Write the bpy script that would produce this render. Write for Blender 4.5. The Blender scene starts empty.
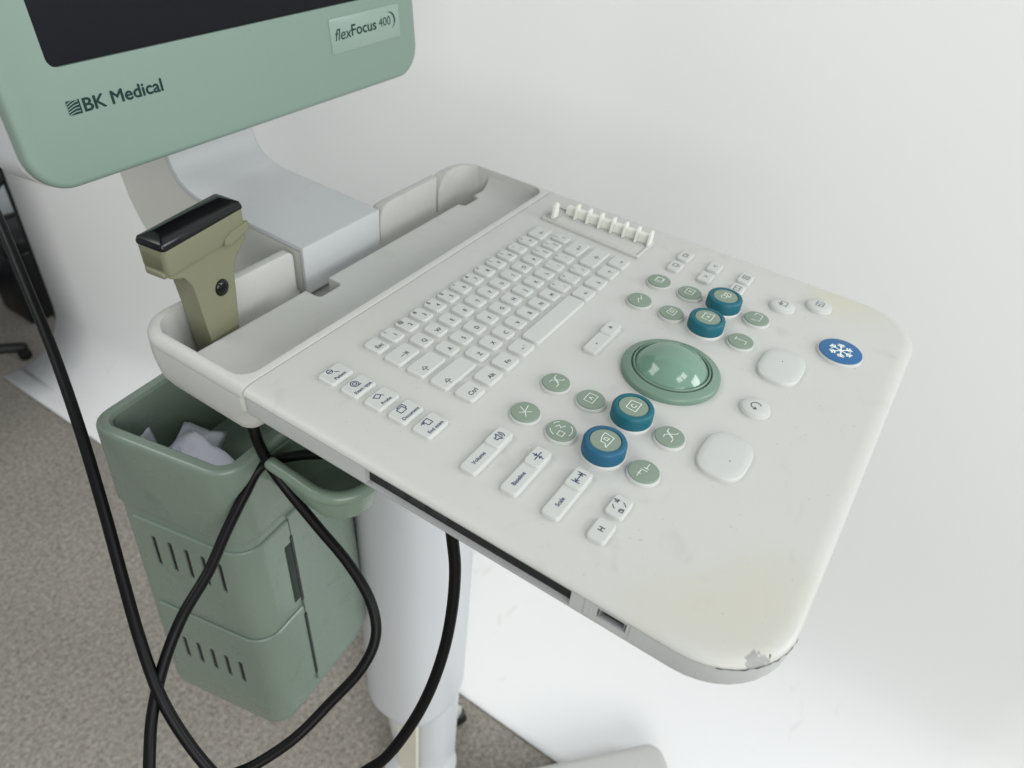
import bpy, bmesh, math, random
from mathutils import Vector, Matrix
random.seed(7)
R = math.radians
SC = bpy.context.scene
COL = SC.collection

# ------------------------------------------------------------------ camera
cd = bpy.data.cameras.new('camera')
cam = bpy.data.objects.new('camera', cd)
COL.objects.link(cam)
cd.sensor_width = 36.0
cd.lens = 741.8 / 1024 * 36
cd.clip_start = 0.02
cd.clip_end = 60
cx_, up_, fw_ = (0.54887, -0.83193, 0.08152), (-0.50011, -0.40496, -0.76544), (0.66980, 0.37936, -0.63833)
cam.matrix_world = Matrix(((cx_[0], -up_[0], -fw_[0], -0.3915),
                           (cx_[1], -up_[1], -fw_[1], 0.0),
                           (cx_[2], -up_[2], -fw_[2], 1.22),
                           (0, 0, 0, 1)))
cd.dof.use_dof = True
cd.dof.focus_distance = 0.47
cd.dof.aperture_fstop = 9.0
SC.camera = cam

# ------------------------------------------------------------------ world and lamps
W = bpy.data.worlds.new('World')
SC.world = W
W.use_nodes = True
W.node_tree.nodes['Background'].inputs[0].default_value = (0.93, 0.975, 1.0, 1)
W.node_tree.nodes['Background'].inputs[1].default_value = 0.46

def area(name, loc, target, sx, sy, power, col=(1, 1, 1)):
    l = bpy.data.lights.new(name, 'AREA')
    l.shape = 'RECTANGLE'; l.size = sx; l.size_y = sy; l.energy = power; l.color = col
    o = bpy.data.objects.new(name, l); COL.objects.link(o)
    o.location = loc
    o.rotation_euler = (Vector(target) - Vector(loc)).to_track_quat('-Z', 'Y').to_euler()
    return o
area('overhead_light', (-0.62, -1.15, 2.7), (-0.3, 0.1, 0.6), 0.55, 0.5, 5, (1.0, 0.99, 0.97))
area('overhead_light', (-0.02, -1.20, 2.7), (-0.2, 0.1, 0.6), 0.5, 0.5, 5, (1.0, 0.99, 0.97))
area('window_light', (0.80, -2.0, 1.80), (0.0, 0.15, 0.85), 1.0, 0.9, 24, (0.92, 0.97, 1.0))
area('wall_fill_light', (-1.9, -1.9, 1.75), (0.3, 0.6, 0.8), 2.2, 1.6, 45, (1.0, 0.985, 0.955))  # added fill from the left that brightens the paper wall, no known lamp
area('overhead_light', (-0.75, 1.75, 2.72), (0.3, 1.1, 0.9), 1.3, 1.0, 18, (1.0, 0.985, 0.955))  # added overhead fill for the far end of the paper, not a known fitting

SC.view_settings.view_transform = 'Standard'
SC.view_settings.look = 'None'
SC.view_settings.exposure = 0.08
SC.view_settings.gamma = 1.0

# ------------------------------------------------------------------ materials
def srgb(r, g, b):
    f = lambda c: (c / 255 / 12.92) if c / 255 <= 0.04045 else ((c / 255 + 0.055) / 1.055) ** 2.4
    return (f(r), f(g), f(b), 1)

def plastic(name, col, rough=0.45, var=0.05, scale=9.0, grain=0.02, spec=0.5, bevel=0.0, coat=0.0, gscale=900.0):
    m = bpy.data.materials.new(name); m.use_nodes = True
    nt = m.node_tree; N = nt.nodes; L = nt.links
    b = N['Principled BSDF']
    tc = N.new('ShaderNodeTexCoord')
    n1 = N.new('ShaderNodeTexNoise'); n1.inputs['Scale'].default_value = scale; n1.inputs['Detail'].default_value = 5
    L.new(tc.outputs['Object'], n1.inputs['Vector'])
    mx = N.new('ShaderNodeMix'); mx.data_type = 'RGBA'
    mx.inputs['A'].default_value = tuple(c * (1 - var) for c in col[:3]) + (1,)
    mx.inputs['B'].default_value = tuple(min(1, c * (1 + var)) for c in col[:3]) + (1,)
    L.new(n1.outputs['Fac'], mx.inputs['Factor'])
    L.new(mx.outputs['Result'], b.inputs['Base Color'])
    mr = N.new('ShaderNodeMapRange'); mr.inputs['To Min'].default_value = rough - 0.07; mr.inputs['To Max'].default_value = rough + 0.07
    L.new(n1.outputs['Fac'], mr.inputs['Value']); L.new(mr.outputs['Result'], b.inputs['Roughness'])
    b.inputs['Specular IOR Level'].default_value = spec
    if coat: b.inputs['Coat Weight'].default_value = coat; b.inputs['Coat Roughness'].default_value = 0.06
    nrm = None
    if bevel:
        bv = N.new('ShaderNodeBevel'); bv.samples = 4; bv.inputs['Radius'].default_value = bevel
        nrm = bv.outputs['Normal']
    if grain:
        n2 = N.new('ShaderNodeTexNoise'); n2.inputs['Scale'].default_value = gscale
        L.new(tc.outputs['Object'], n2.inputs['Vector'])
        bp = N.new('ShaderNodeBump'); bp.inputs['Strength'].default_value = grain * 4; bp.inputs['Distance'].default_value = 0.0002
        L.new(n2.outputs['Fac'], bp.inputs['Height'])
        if nrm: L.new(nrm, bp.inputs['Normal'])
        nrm = bp.outputs['Normal']
    if nrm: L.new(nrm, b.inputs['Normal'])
    return m

def flat(name, col, rough=0.6, spec=0.3):
    return plastic(name, col, rough, 0.03, 40, 0, spec)

WHITE = srgb(190, 191, 187)
M_shell = plastic('shell_plastic', WHITE, 0.42, 0.025, 14, 0.03, 0.45)
M_tray = plastic('tray_plastic', WHITE, 0.45, 0.025, 14, 0.03, 0.4, bevel=0.0022)
M_key = plastic('key_plastic', srgb(191, 193, 190), 0.4, 0.015, 30, 0.015, 0.45)
M_cool = plastic('white_plastic', srgb(190, 193, 194), 0.42, 0.02, 12, 0.02, 0.45, bevel=0.002)
M_lower = plastic('lower_shell_plastic', srgb(184, 187, 186), 0.38, 0.03, 14, 0.02, 0.5)  # greyer than the upper shell: shade of the side faces is in this colour
M_green = plastic('green_plastic', srgb(119, 138, 122), 0.27, 0.03, 10, 0.04, 0.5, gscale=700)
M_bezel = plastic('bezel_green_plastic', srgb(124, 144, 134), 0.45, 0.03, 6, 0.02, 0.45)
M_ball = plastic('ball_green_plastic', srgb(108, 140, 123), 0.12, 0.02, 20, 0.0, 0.6)
M_ring = plastic('ring_green_plastic', srgb(106, 132, 117), 0.36, 0.02, 20, 0.01, 0.5)
M_btn = plastic('sage_button', srgb(125, 141, 126), 0.5, 0.03, 60, 0.02, 0.4)
M_teal = plastic('teal_rubber', srgb(12, 92, 106), 0.5, 0.05, 60, 0.03, 0.4)
M_blue = plastic('blue_rubber', srgb(26, 88, 116), 0.5, 0.05, 60, 0.03, 0.4)
M_freeze = plastic('blue_button', srgb(40, 98, 146), 0.42, 0.04, 60, 0.02, 0.4)
M_black = plastic('black_plastic', srgb(14, 14, 15), 0.4, 0.1, 30, 0.0, 0.5)
M_label = flat('dark_grey_label', srgb(52, 54, 56))
M_cable = plastic('black_cable_rubber', srgb(5, 5, 6), 0.42, 0.1, 60, 0.02, 0.2)
M_screen = plastic('screen_glass', srgb(22, 23, 27), 0.3, 0.04, 12, 0, 0.12)
M_ink = flat('dark_ink', srgb(70, 77, 88))
M_inkb = flat('blue_ink', srgb(40, 62, 96))
M_inkg = flat('green_ink', srgb(12, 46, 44))
M_inkw = flat('pale_ink', srgb(226, 234, 226))
M_badge = plastic('badge_film', srgb(138, 158, 148), 0.3, 0.02, 30, 0, 0.5)
M_probe = plastic('olive_plastic', srgb(120, 121, 98), 0.34, 0.03, 20, 0.02, 0.5, bevel=0.0012)
M_lens = plastic('black_lens', srgb(8, 9, 11), 0.14, 0.06, 40, 0.0, 0.4, bevel=0.0008)
M_metal = plastic('grey_metal', srgb(138, 140, 142), 0.3, 0.05, 60, 0, 0.5)
M_wall = plastic('wall_paint', srgb(186, 190, 194), 0.8, 0.03, 3, 0.02, 0.2)
M_skirt = plastic('skirting', srgb(40, 48, 56), 0.6, 0.05, 6, 0, 0.3)
M_lit_edge = plastic('lit_edge_cream', srgb(214, 210, 194), 0.5, 0.03, 20, 0.01, 0.4)  # cream tone carries the warm light on the lower column's edge

# yellowed ageing and one chip on the shell (object space: marks that belong to the shell)
def age_shell(m, spots, chip=None):
    nt = m.node_tree; N = nt.nodes; L = nt.links
    b = N['Principled BSDF']
    src = b.inputs['Base Color'].links[0].from_socket
    tc = N.new('ShaderNodeTexCoord')
    def blob(p, r, nscale, namp):
        v = N.new('ShaderNodeVectorMath'); v.operation = 'DISTANCE'
        L.new(tc.outputs['Object'], v.inputs[0]); v.inputs[1].default_value = p
        n = N.new('ShaderNodeTexNoise'); n.inputs['Scale'].default_value = nscale; n.inputs['Detail'].default_value = 6
        L.new(tc.outputs['Object'], n.inputs['Vector'])
        a = N.new('ShaderNodeMath'); a.operation = 'MULTIPLY_ADD'; a.inputs[1].default_value = namp; L.new(n.outputs['Fac'], a.inputs[0]); L.new(v.outputs['Value'], a.inputs[2])
        return a.outputs[0]
    for p, r, col, s in spots:
        d = blob(p, r, 30, r * 0.7)
        mr = N.new('ShaderNodeMapRange'); mr.interpolation_type = 'SMOOTHSTEP'
        mr.inputs['From Min'].default_value = r * 0.45; mr.inputs['From Max'].default_value = r * 1.5
        mr.inputs['To Min'].default_value = s; mr.inputs['To Max'].default_value = 0
        L.new(d, mr.inputs['Value'])
        mx = N.new('ShaderNodeMix'); mx.data_type = 'RGBA'; mx.inputs['B'].default_value = col
        L.new(mr.outputs['Result'], mx.inputs['Factor']); L.new(src, mx.inputs['A'])
        src = mx.outputs['Result']
    if chip:
        p, r, col = chip
        d = blob(p, r, 230, r * 1.7)
        mr = N.new('ShaderNodeMapRange'); mr.inputs['From Min'].default_value = r * 1.52; mr.inputs['From Max'].default_value = r * 1.57
        mr.inputs['To Min'].default_value = 1; mr.inputs['To Max'].default_value = 0
        L.new(d, mr.inputs['Value'])
        mx = N.new('ShaderNodeMix'); mx.data_type = 'RGBA'; mx.inputs['B'].default_value = col
        L.new(mr.outputs['Result'], mx.inputs['Factor']); L.new(src, mx.inputs['A'])
        src = mx.outputs['Result']
    L.new(src, b.inputs['Base Color'])

# ------------------------------------------------------------------ mesh helpers
def link(name, me, mat=None, parent=None, loc=None, smooth=35):
    o = bpy.data.objects.new(name, me); COL.objects.link(o)
    if mat:
        for k in (mat if isinstance(mat, (list, tuple)) else [mat]): me.materials.append(k)
    if parent: o.parent = parent
    if loc: o.location = loc
    if smooth is not None and len(me.polygons):
        me.polygons.foreach_set('use_smooth', [True] * len(me.polygons))
        me.set_sharp_from_angle(angle=R(smooth))
    me.update()
    return o

def me_from(vs, fs, name='mesh', fix=True):
    me = bpy.data.meshes.new(name); me.from_pydata(vs, [], fs); me.update()
    if fix:
        bm = bmesh.new(); bm.from_mesh(me)
        bmesh.ops.remove_doubles(bm, verts=bm.verts, dist=1e-6)
        bmesh.ops.recalc_face_normals(bm, faces=bm.faces); bm.to_mesh(me); bm.free()
    return me

def rrect(x0, x1, y0, y1, r, n=6):
    """rounded rectangle, counter-clockwise; r = one radius or (front-left, front-right, back-right, back-left)"""
    rs = r if isinstance(r, (list, tuple)) else (r,) * 4
    pts = []
    for (cx, cy, sx, sy, a0), q in zip(((x0, y0, 1, 1, 180), (x1, y0, -1, 1, 270), (x1, y1, -1, -1, 0), (x0, y1, 1, -1, 90)), rs):
        if q <= 1e-7:
            pts.append((cx, cy)); continue
        for k in range(n + 1):
            a = R(a0 + 90 * k / n)
            pts.append((cx + sx * q + q * math.cos(a), cy + sy * q + q * math.sin(a)))
    return pts

def inset(pts, d):
    """offset a closed counter-clockwise outline inwards by d"""
    if abs(d) < 1e-9: return list(pts)
    out = []; n = len(pts)
    for i in range(n):
        a, b, c = Vector(pts[i - 1]), Vector(pts[i]), Vector(pts[(i + 1) % n])
        e1 = (b - a).normalized(); e2 = (c - b).normalized()
        n1 = Vector((-e1.y, e1.x)); n2 = Vector((-e2.y, e2.x))
        m = (n1 + n2); m = m / max(0.3, m.length_squared) * 2
        out.append((b.x + m.x * d, b.y + m.y * d))
    return out

def shell(outline, profile, cap0=True, cap1=True):
    """loft an outline through (inset, z) steps"""
    vs, fs = [], []; n = len(outline)
    for d, z in profile:
        vs += [(x, y, z) for x, y in inset(outline, d)]
    for k in range(len(profile) - 1):
        for i in range(n):
            j = (i + 1) % n
            fs.append((k * n + i, k * n + j, (k + 1) * n + j, (k + 1) * n + i))
    if cap0: fs.append(tuple(range(n))[::-1])
    if cap1: fs.append(tuple(range((len(profile) - 1) * n, len(profile) * n)))
    return me_from(vs, fs)

def rshell(x0, x1, y0, y1, r, prof, n=6, lock=None, lockz=0.9):
    """rounded box whose corner radii shrink with the inset, so that nothing folds over"""
    rs = r if isinstance(r, (list, tuple)) else (r,) * 4
    vs, fs = [], []
    for d, z in prof:
        if lock == 'front' and z <= lockz: rs = (max(rs[0], 0.016), max(rs[1], 0.016), rs[2], rs[3])
        elif lock == 'front': rs = r
        fy = 0 if (lock == 'front' and z > lockz) else d; by = 0 if (lock == 'back' and z > lockz) else d
        o = rrect(x0 + d, x1 - d, y0 + fy, y1 - by, [max(q - d, 0.0003) for q in rs], n)
        vs += [(x, y, z) for x, y in o]; m = len(o)
    for k in range(len(prof) - 1):
        for i in range(m):
            j = (i + 1) % m
            fs.append((k * m + i, k * m + j, (k + 1) * m + j, (k + 1) * m + i))
    fs.append(tuple(range(m))[::-1]); fs.append(tuple(range((len(prof) - 1) * m, len(prof) * m)))
    return me_from(vs, fs, fix=True)

def arc(r, z, k=4, d0=0.0, down=False):
    """quarter-round steps: rounds a top edge that ends at height z with inset d0 + r"""
    s = []
    for i in range(k + 1):
        a = R(90 * i / k)
        s.append((d0 + r - r * math.cos(a), z - r + r * math.sin(a)))
    return s

def arc_bottom(r, z, k=4, d0=0.0):
    return [(d0 + r - r * math.sin(R(90 * i / k)), z + r - r * math.cos(R(90 * i / k))) for i in range(k + 1)]

def lathe(profile, n=40):
    vs, fs = [], []
    for r, z in profile:
        vs += [(r * math.cos(2 * math.pi * i / n), r * math.sin(2 * math.pi * i / n), z) for i in range(n)]
    for k in range(len(profile) - 1):
        for i in range(n):
            j = (i + 1) % n
            fs.append((k * n + i, k * n + j, (k + 1) * n + j, (k + 1) * n + i))
    fs.append(tuple(range(n))[::-1]); fs.append(tuple(range((len(profile) - 1) * n, len(profile) * n)))
    return me_from(vs, fs)

def box(x0, x1, y0, y1, z0, z1):
    v = [(x, y, z) for z in (z0, z1) for x, y in ((x0, y0), (x1, y0), (x1, y1), (x0, y1))]
    return me_from(v, [(3, 2, 1, 0), (4, 5, 6, 7), (0, 1, 5, 4), (1, 2, 6, 5), (2, 3, 7, 6), (3, 0, 4, 7)])

def prism(poly, a0, a1, axis='x'):
    """extrude a polygon: axis x -> poly is (y, z); axis y -> poly is (x, z); axis z -> (x, y)"""
    def P(p, a): return (a, p[0], p[1]) if axis == 'x' else (p[0], a, p[1]) if axis == 'y' else (p[0], p[1], a)
    n = len(poly)
    vs = [P(p, a0) for p in poly] + [P(p, a1) for p in poly]
    fs = [tuple(range(n)), tuple(range(n, 2 * n))] + [(i, (i + 1) % n, n + (i + 1) % n, n + i) for i in range(n)]
    return me_from(vs, fs)

def join(*mes):
    bm = bmesh.new()
    for m in mes: bm.from_mesh(m)
    me = bpy.data.meshes.new('mesh'); bm.to_mesh(me); bm.free()
    return me

def xf(me, M):
    me.transform(M); return me

def boolean(base, cutters, op='DIFFERENCE'):
    ob = bpy.data.objects.new('tmp', base); COL.objects.link(ob)
    tmp = []
    for c in cutters:
        oc = bpy.data.objects.new('tmpc', c); COL.objects.link(oc); tmp.append(oc)
        md = ob.modifiers.new('b', 'BOOLEAN'); md.operation = op; md.object = oc; md.solver = 'EXACT'
    dg = bpy.context.evaluated_depsgraph_get()
    me = bpy.data.meshes.new_from_object(ob.evaluated_get(dg))
    for o in tmp + [ob]: bpy.data.objects.remove(o)
    return me

def smooth_path(pts, per=8):
    out = []; P = [Vector(p) for p in pts]
    for i in range(len(P) - 1):
        p0 = P[i - 1] if i else P[0] * 2 - P[1]; p1, p2 = P[i], P[i + 1]
        p3 = P[i + 2] if i + 2 < len(P) else P[-1] * 2 - P[-2]
        for k in range(per):
            t = k / per
            out.append(0.5 * ((2 * p1) + (p2 - p0) * t + (2 * p0 - 5 * p1 + 4 * p2 - p3) * t * t + (3 * p1 - p0 - 3 * p2 + p3) * t ** 3))
    out.append(P[-1]); return out

def tube(pts, r, n=12, per=8, ends=True):
    P = smooth_path(pts, per) if per > 1 else [Vector(p) for p in pts]
    vs, fs = [], []
    t = (P[1] - P[0]).normalized(); u = t.orthogonal().normalized()
    rings = []
    for i, p in enumerate(P):
        t = (P[min(i + 1, len(P) - 1)] - P[max(i - 1, 0)]).normalized()
        u = (u - t * u.dot(t)).normalized(); v = t.cross(u)
        rings.append((p, t, u, v))
    seq = []
    if ends:
        p, t, u, v = rings[0]
        seq += [(p - t * r * math.cos(R(a)), u, v, r * math.sin(R(a))) for a in (10, 35, 62)]
    seq += [(p, u, v, r) for p, t, u, v in rings]
    if ends:
        p, t, u, v = rings[-1]
        seq += [(p + t * r * math.cos(R(a)), u, v, r * math.sin(R(a))) for a in (62, 35, 10)]
    for p, u, v, q in seq:
        vs += [tuple(p + u * q * math.cos(2 * math.pi * k / n) + v * q * math.sin(2 * math.pi * k / n)) for k in range(n)]
    for i in range(len(seq) - 1):
        for k in range(n):
            j = (k + 1) % n
            fs.append((i * n + k, i * n + j, (i + 1) * n + j, (i + 1) * n + k))
    fs.append(tuple(range(n))); fs.append(tuple(range((len(seq) - 1) * n, len(seq) * n)))
    return me_from(vs, fs)

def text_me(s, size, bold=0.0, shear=0.0, align='CENTER', sx=1.0, width=None):
    c = bpy.data.curves.new('txt', 'FONT'); c.body = s; c.size = size; c.shear = shear
    c.align_x = align; c.align_y = 'CENTER' if align == 'CENTER' else 'BOTTOM_BASELINE'; c.resolution_u = 4
    o = bpy.data.objects.new('txt', c); COL.objects.link(o)
    dg = bpy.context.evaluated_depsgraph_get()
    me = bpy.data.meshes.new_from_object(o.evaluated_get(dg))
    bpy.data.objects.remove(o); me.materials.clear()
    if bold:
        cps = []
        for q, (dx, dy) in enumerate(((-1, 0), (1, 0), (0, 1), (0, -1))):
            m2 = me.copy(); m2.transform(Matrix.Translation((dx * bold, dy * bold, 4e-6 * (q + 1)))); cps.append(m2)
        me = join(me, *cps)
    if width:
        xs = [v.co.x for v in me.vertices]; sx = width / (max(xs) - min(xs))
    if sx != 1: me.transform(Matrix.Diagonal((sx, 1, 1, 1)))
    return me

def strokes(lines, w):
    """thin printed strokes from polylines (a line that ends where it starts is closed)"""
    vs, fs = [], []
    for k, pl in enumerate(lines):
        for i in range(len(pl) - 1):
            a, b = Vector(pl[i]), Vector(pl[i + 1]); d = (b - a)
            if d.length < 1e-9: continue
            d.normalize(); nrm = Vector((-d.y, d.x)) * w / 2; a = a - d * w * 0.4; b = b + d * w * 0.4
            o = len(vs); z = 1e-5 * ((i + k) % 5)
            vs += [(a.x + nrm.x, a.y + nrm.y, z), (a.x - nrm.x, a.y - nrm.y, z), (b.x - nrm.x, b.y - nrm.y, z), (b.x + nrm.x, b.y + nrm.y, z)]
            fs.append((o, o + 1, o + 2, o + 3))
    return me_from(vs, fs, fix=False)

def circ(x, y, r, a0=0, a1=360, n=14):
    return [(x + r * math.cos(R(a0 + (a1 - a0) * k / n)), y + r * math.sin(R(a0 + (a1 - a0) * k / n))) for k in range(n + 1)]

def rect(x0, x1, y0, y1): return [(x0, y0), (x1, y0), (x1, y1), (x0, y1), (x0, y0)]

def thing(name, loc, label, cat, group=None):
    o = bpy.data.objects.new(name, None); COL.objects.link(o); o.location = loc
    o.empty_display_size = 0.05
    tag(o, label, cat, group); return o

def tag(o, label=None, cat=None, group=None, kind=None):
    if label: o['label'] = label
    if cat: o['category'] = cat
    if group: o['group'] = group
    if kind: o['kind'] = kind
    return o

# ------------------------------------------------------------------ the setting
def floor_material():
    m = bpy.data.materials.new('speckled_floor'); m.use_nodes = True
    nt = m.node_tree; N = nt.nodes; L = nt.links; b = N['Principled BSDF']
    tc = N.new('ShaderNodeTexCoord')
    def noise(s, d=3):
        n = N.new('ShaderNodeTexNoise'); n.inputs['Scale'].default_value = s; n.inputs['Detail'].default_value = d
        L.new(tc.outputs['Object'], n.inputs['Vector']); return n.outputs['Fac']
    def ramp(fac, stops):
        r = N.new('ShaderNodeValToRGB'); L.new(fac, r.inputs['Fac'])
        e = r.color_ramp.elements
        while len(e) < len(stops): e.new(0.5)
        for q, (p, c) in zip(e, stops): q.position = p; q.color = c
        return r.outputs['Color']
    base = ramp(noise(130, 4), [(0.34, srgb(116, 112, 104)), (0.5, srgb(144, 139, 129)), (0.66, srgb(166, 161, 151))])
    vo = N.new('ShaderNodeTexVoronoi'); vo.inputs['Scale'].default_value = 330; L.new(tc.outputs['Object'], vo.inputs['Vector'])
    spk = ramp(vo.outputs['Color'], [(0.0, srgb(90, 87, 82)), (0.45, srgb(143, 138, 130)), (1.0, srgb(181, 176, 167))])
    mx = N.new('ShaderNodeMix'); mx.data_type = 'RGBA'; mx.inputs['Factor'].default_value = 0.36
    L.new(base, mx.inputs['A']); L.new(spk, mx.inputs['B'])
    big = ramp(noise(1.7, 3), [(0.3, (0.86, 0.86, 0.86, 1)), (0.7, (1.05, 1.05, 1.05, 1))])
    m2 = N.new('ShaderNodeMix'); m2.data_type = 'RGBA'; m2.blend_type = 'MULTIPLY'; m2.inputs['Factor'].default_value = 1
    L.new(mx.outputs['Result'], m2.inputs['A']); L.new(big, m2.inputs['B'])
    L.new(m2.outputs['Result'], b.inputs['Base Color'])
    b.inputs['Roughness'].default_value = 0.7
    bp = N.new('ShaderNodeBump'); bp.inputs['Strength'].default_value = 0.35; bp.inputs['Distance'].default_value = 0.002
    L.new(noise(220, 3), bp.inputs['Height']); L.new(bp.outputs['Normal'], b.inputs['Normal'])
    return m

def paper_material():
    m = plastic('paper', srgb(239, 240, 240), 0.75, 0.012, 2.2, 0.03, 0.25, gscale=60)
    nt = m.node_tree; N = nt.nodes; L = nt.links; b = N['Principled BSDF']
    src = b.inputs['Base Color'].links[0].from_socket
    tc = N.new('ShaderNodeTexCoord')
    n = N.new('ShaderNodeTexNoise'); n.inputs['Scale'].default_value = 16; n.inputs['Detail'].default_value = 8; n.inputs['Distortion'].default_value = 1.2
    L.new(tc.outputs['Object'], n.inputs['Vector'])
    r = N.new('ShaderNodeValToRGB'); L.new(n.outputs['Fac'], r.inputs['Fac'])
    r.color_ramp.elements[0].position = 0.64; r.color_ramp.elements[0].color = (1, 1, 1, 1)
    r.color_ramp.elements[1].position = 0.74; r.color_ramp.elements[1].color = (0.86, 0.85, 0.82, 1)
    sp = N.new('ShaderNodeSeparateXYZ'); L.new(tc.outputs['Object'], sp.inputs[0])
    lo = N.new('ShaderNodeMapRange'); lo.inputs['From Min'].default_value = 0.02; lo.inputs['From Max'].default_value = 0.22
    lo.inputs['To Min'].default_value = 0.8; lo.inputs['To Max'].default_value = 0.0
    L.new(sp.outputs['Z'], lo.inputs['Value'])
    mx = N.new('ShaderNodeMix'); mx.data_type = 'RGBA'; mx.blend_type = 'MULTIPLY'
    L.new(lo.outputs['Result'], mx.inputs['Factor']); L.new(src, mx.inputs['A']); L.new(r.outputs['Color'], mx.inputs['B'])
    L.new(mx.outputs['Result'], b.inputs['Base Color'])
    return m

fl = link('floor', me_from([(-4, -4, 0), (4, -4, 0), (4, 4, 0), (-4, 4, 0)], [(0, 1, 2, 3)]), floor_material(), smooth=None)
tag(fl, kind='structure')
# white paper sweep: lies on the floor, curves up and hangs beside the machine
ry = []
prof = [(0.139, 0.004), (0.155, 0.004), (0.17, 0.004), (0.185, 0.004)]
rad = 0.115; xw = 0.300
for k in range(11):
    a = R(90 * k / 10); prof.append((xw - rad + rad * math.sin(a), 0.004 + rad - rad * math.cos(a)))
for k in range(1, 13): prof.append((xw + 0.004 * k * 0.25, 0.119 + 0.2 * k))
ys = [-0.50 + 0.146 * k for k in range(15)] + [1.69]
vs, fs = [], []
for y in ys:
    for i, (x, z) in enumerate(prof):
        t_ = max(0.0, min(1.0, (1.55 - y) / 0.9)); bow = 0.15 * t_ * t_ * (3 - 2 * t_)
        h_ = max(0.0, min(1.0, (x - 0.185) / (xw - 0.185)))
        x = x + bow * h_; z = z + bow * 0.5 * (max(0.0, min(1.0, (z - 0.004) / 0.115)) if z > 0.004 else 0)
        wob = 0.0022 * math.sin(3.1 * y + 0.6) * (1 if i > 3 else 0) + (0.005 * math.sin(2.3 * y) if i == 0 else 0)
        vs.append((x + wob, y, z))
n = len(prof)
for j in range(len(ys) - 1):
    for i in range(n - 1): fs.append((j * n + i, j * n + i + 1, (j + 1) * n + i + 1, (j + 1) * n + i))
pa = link('backdrop', me_from(vs, fs), paper_material(), smooth=60)
pm_ = pa.modifiers.new('thick', 'SOLIDIFY'); pm_.thickness = 0.0006; pm_.offset = 1
tag(pa, kind='structure')
bw = link('wall', box(-4, 4, 2.08, 2.18, 0, 2.8), M_wall, smooth=None); tag(bw, kind='structure')
sk = link('skirting_board', box(-4, 4, 2.064, 2.079, 0.0, 0.075), M_skirt, smooth=None); tag(sk, kind='structure')

# stand that holds the paper, at its far edge
st = thing('backdrop_stand', (0.335, 1.76, 0), 'black upright stand pole just behind the far left edge of the white paper', 'stand')
link('pole', lathe([(0.014, 0.02), (0.014, 1.3), (0.011, 1.3), (0.011, 2.5)], 14), M_black, st)
link('collar', lathe([(0.02, 1.27), (0.022, 1.28), (0.022, 1.33), (0.02, 1.34)], 14), M_black, st)
for a in (45, 150, 270):
    ca, sa = math.cos(R(a)), math.sin(R(a))
    link('leg', tube([(0.012 * ca, 0.012 * sa, 0.42), (0.42 * ca, 0.42 * sa, 0.016)], 0.009, 8, 1), M_black, st)

# office chair base, out of focus in the room behind
ch = thing('office_chair', (-0.085, 1.775, 0), 'black swivel chair with five wheeled legs in the dim room left of the paper', 'chair')
link('gas_lift', lathe([(0.03, 0.10), (0.03, 0.30), (0.016, 0.30), (0.016, 0.46)], 16), M_black, ch)
link('seat', shell(rrect(-0.24, 0.24, -0.24, 0.24, 0.09), arc_bottom(0.03, 0.46) + arc(0.03, 0.55)), M_black, ch)
link('backrest', xf(shell(rrect(-0.21, 0.21, -0.25, 0.25, 0.08), arc_bottom(0.02, 0) + arc(0.02, 0.06)), Matrix.Translation((0, 0.27, 0.88)) @ Matrix.Rotation(R(97), 4, 'X')), M_black, ch)
link('back_bar', tube([(0, 0.12, 0.47), (0, 0.30, 0.52), (0, 0.345, 0.75)], 0.016, 8), M_black, ch)
for k in range(5):
    a = R(-11 + 72 * k); ca, sa = math.cos(a), math.sin(a)
    lg = link('leg', tube([(0, 0, 0.125), (0.16 * ca, 0.16 * sa, 0.085), (0.30 * ca, 0.30 * sa, 0.036)], 0.013, 8), M_black, ch)
    link('caster', xf(lathe([(0.008, -0.010), (0.014, -0.009), (0.015, 0), (0.014, 0.009), (0.008, 0.010)], 16), Matrix.Translation((0.30 * ca, 0.30 * sa, 0.0155)) @ Matrix.Rotation(a, 4, 'Z') @ Matrix.Rotation(R(90), 4, 'X')), M_black, lg)

# dark equipment case on the floor behind the paper's far edge
cs_ = thing('equipment_case', (0.335, 1.90, 0), 'black case standing on the floor behind the far left edge of the paper', 'case')
link('case_body', rshell(-0.040, 0.085, -0.07, 0.07, 0.012, [(0.008, 0), (0.0, 0.008)] + arc(0.008, 0.20, 3), 4), M_black, cs_)
link('lid', rshell(-0.042, 0.087, -0.072, 0.072, 0.013, [(0.002, 0.202), (0, 0.204)] + arc(0.008, 0.235, 3), 4), M_black, cs_)
link('handle', tube([(-0.01, 0, 0.232), (-0.008, 0, 0.262), (0.052, 0, 0.262), (0.055, 0, 0.232)], 0.006, 8, 4), M_black, cs_)

# ------------------------------------------------------------------ the machine
UM = thing('ultrasound_machine', (0, 0.31, 0), 'white and sage green ultrasound cart with keyboard console, trackball, monitor and side bin', 'ultrasound machine')
UM.location = (0, 0.31, 0)
ROOT = bpy.data.objects.new('tmp_root', None)
OFF = Vector((0, -0.31, 0))
def part(name, me, mat, parent=None, loc=(0, 0, 0), smooth=35):
    """part of the machine; loc is in room coordinates, parents other than UM sit at room origin of the machine"""
    o = link(name, me, mat, parent or UM, None, smooth)
    if parent is None: o.location = Vector(loc) + OFF
    else: o.location = Vector(loc) - (parent.location - OFF if parent.parent is UM else Vector((0, 0, 0)))
    return o

ZT = 0.92
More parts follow.
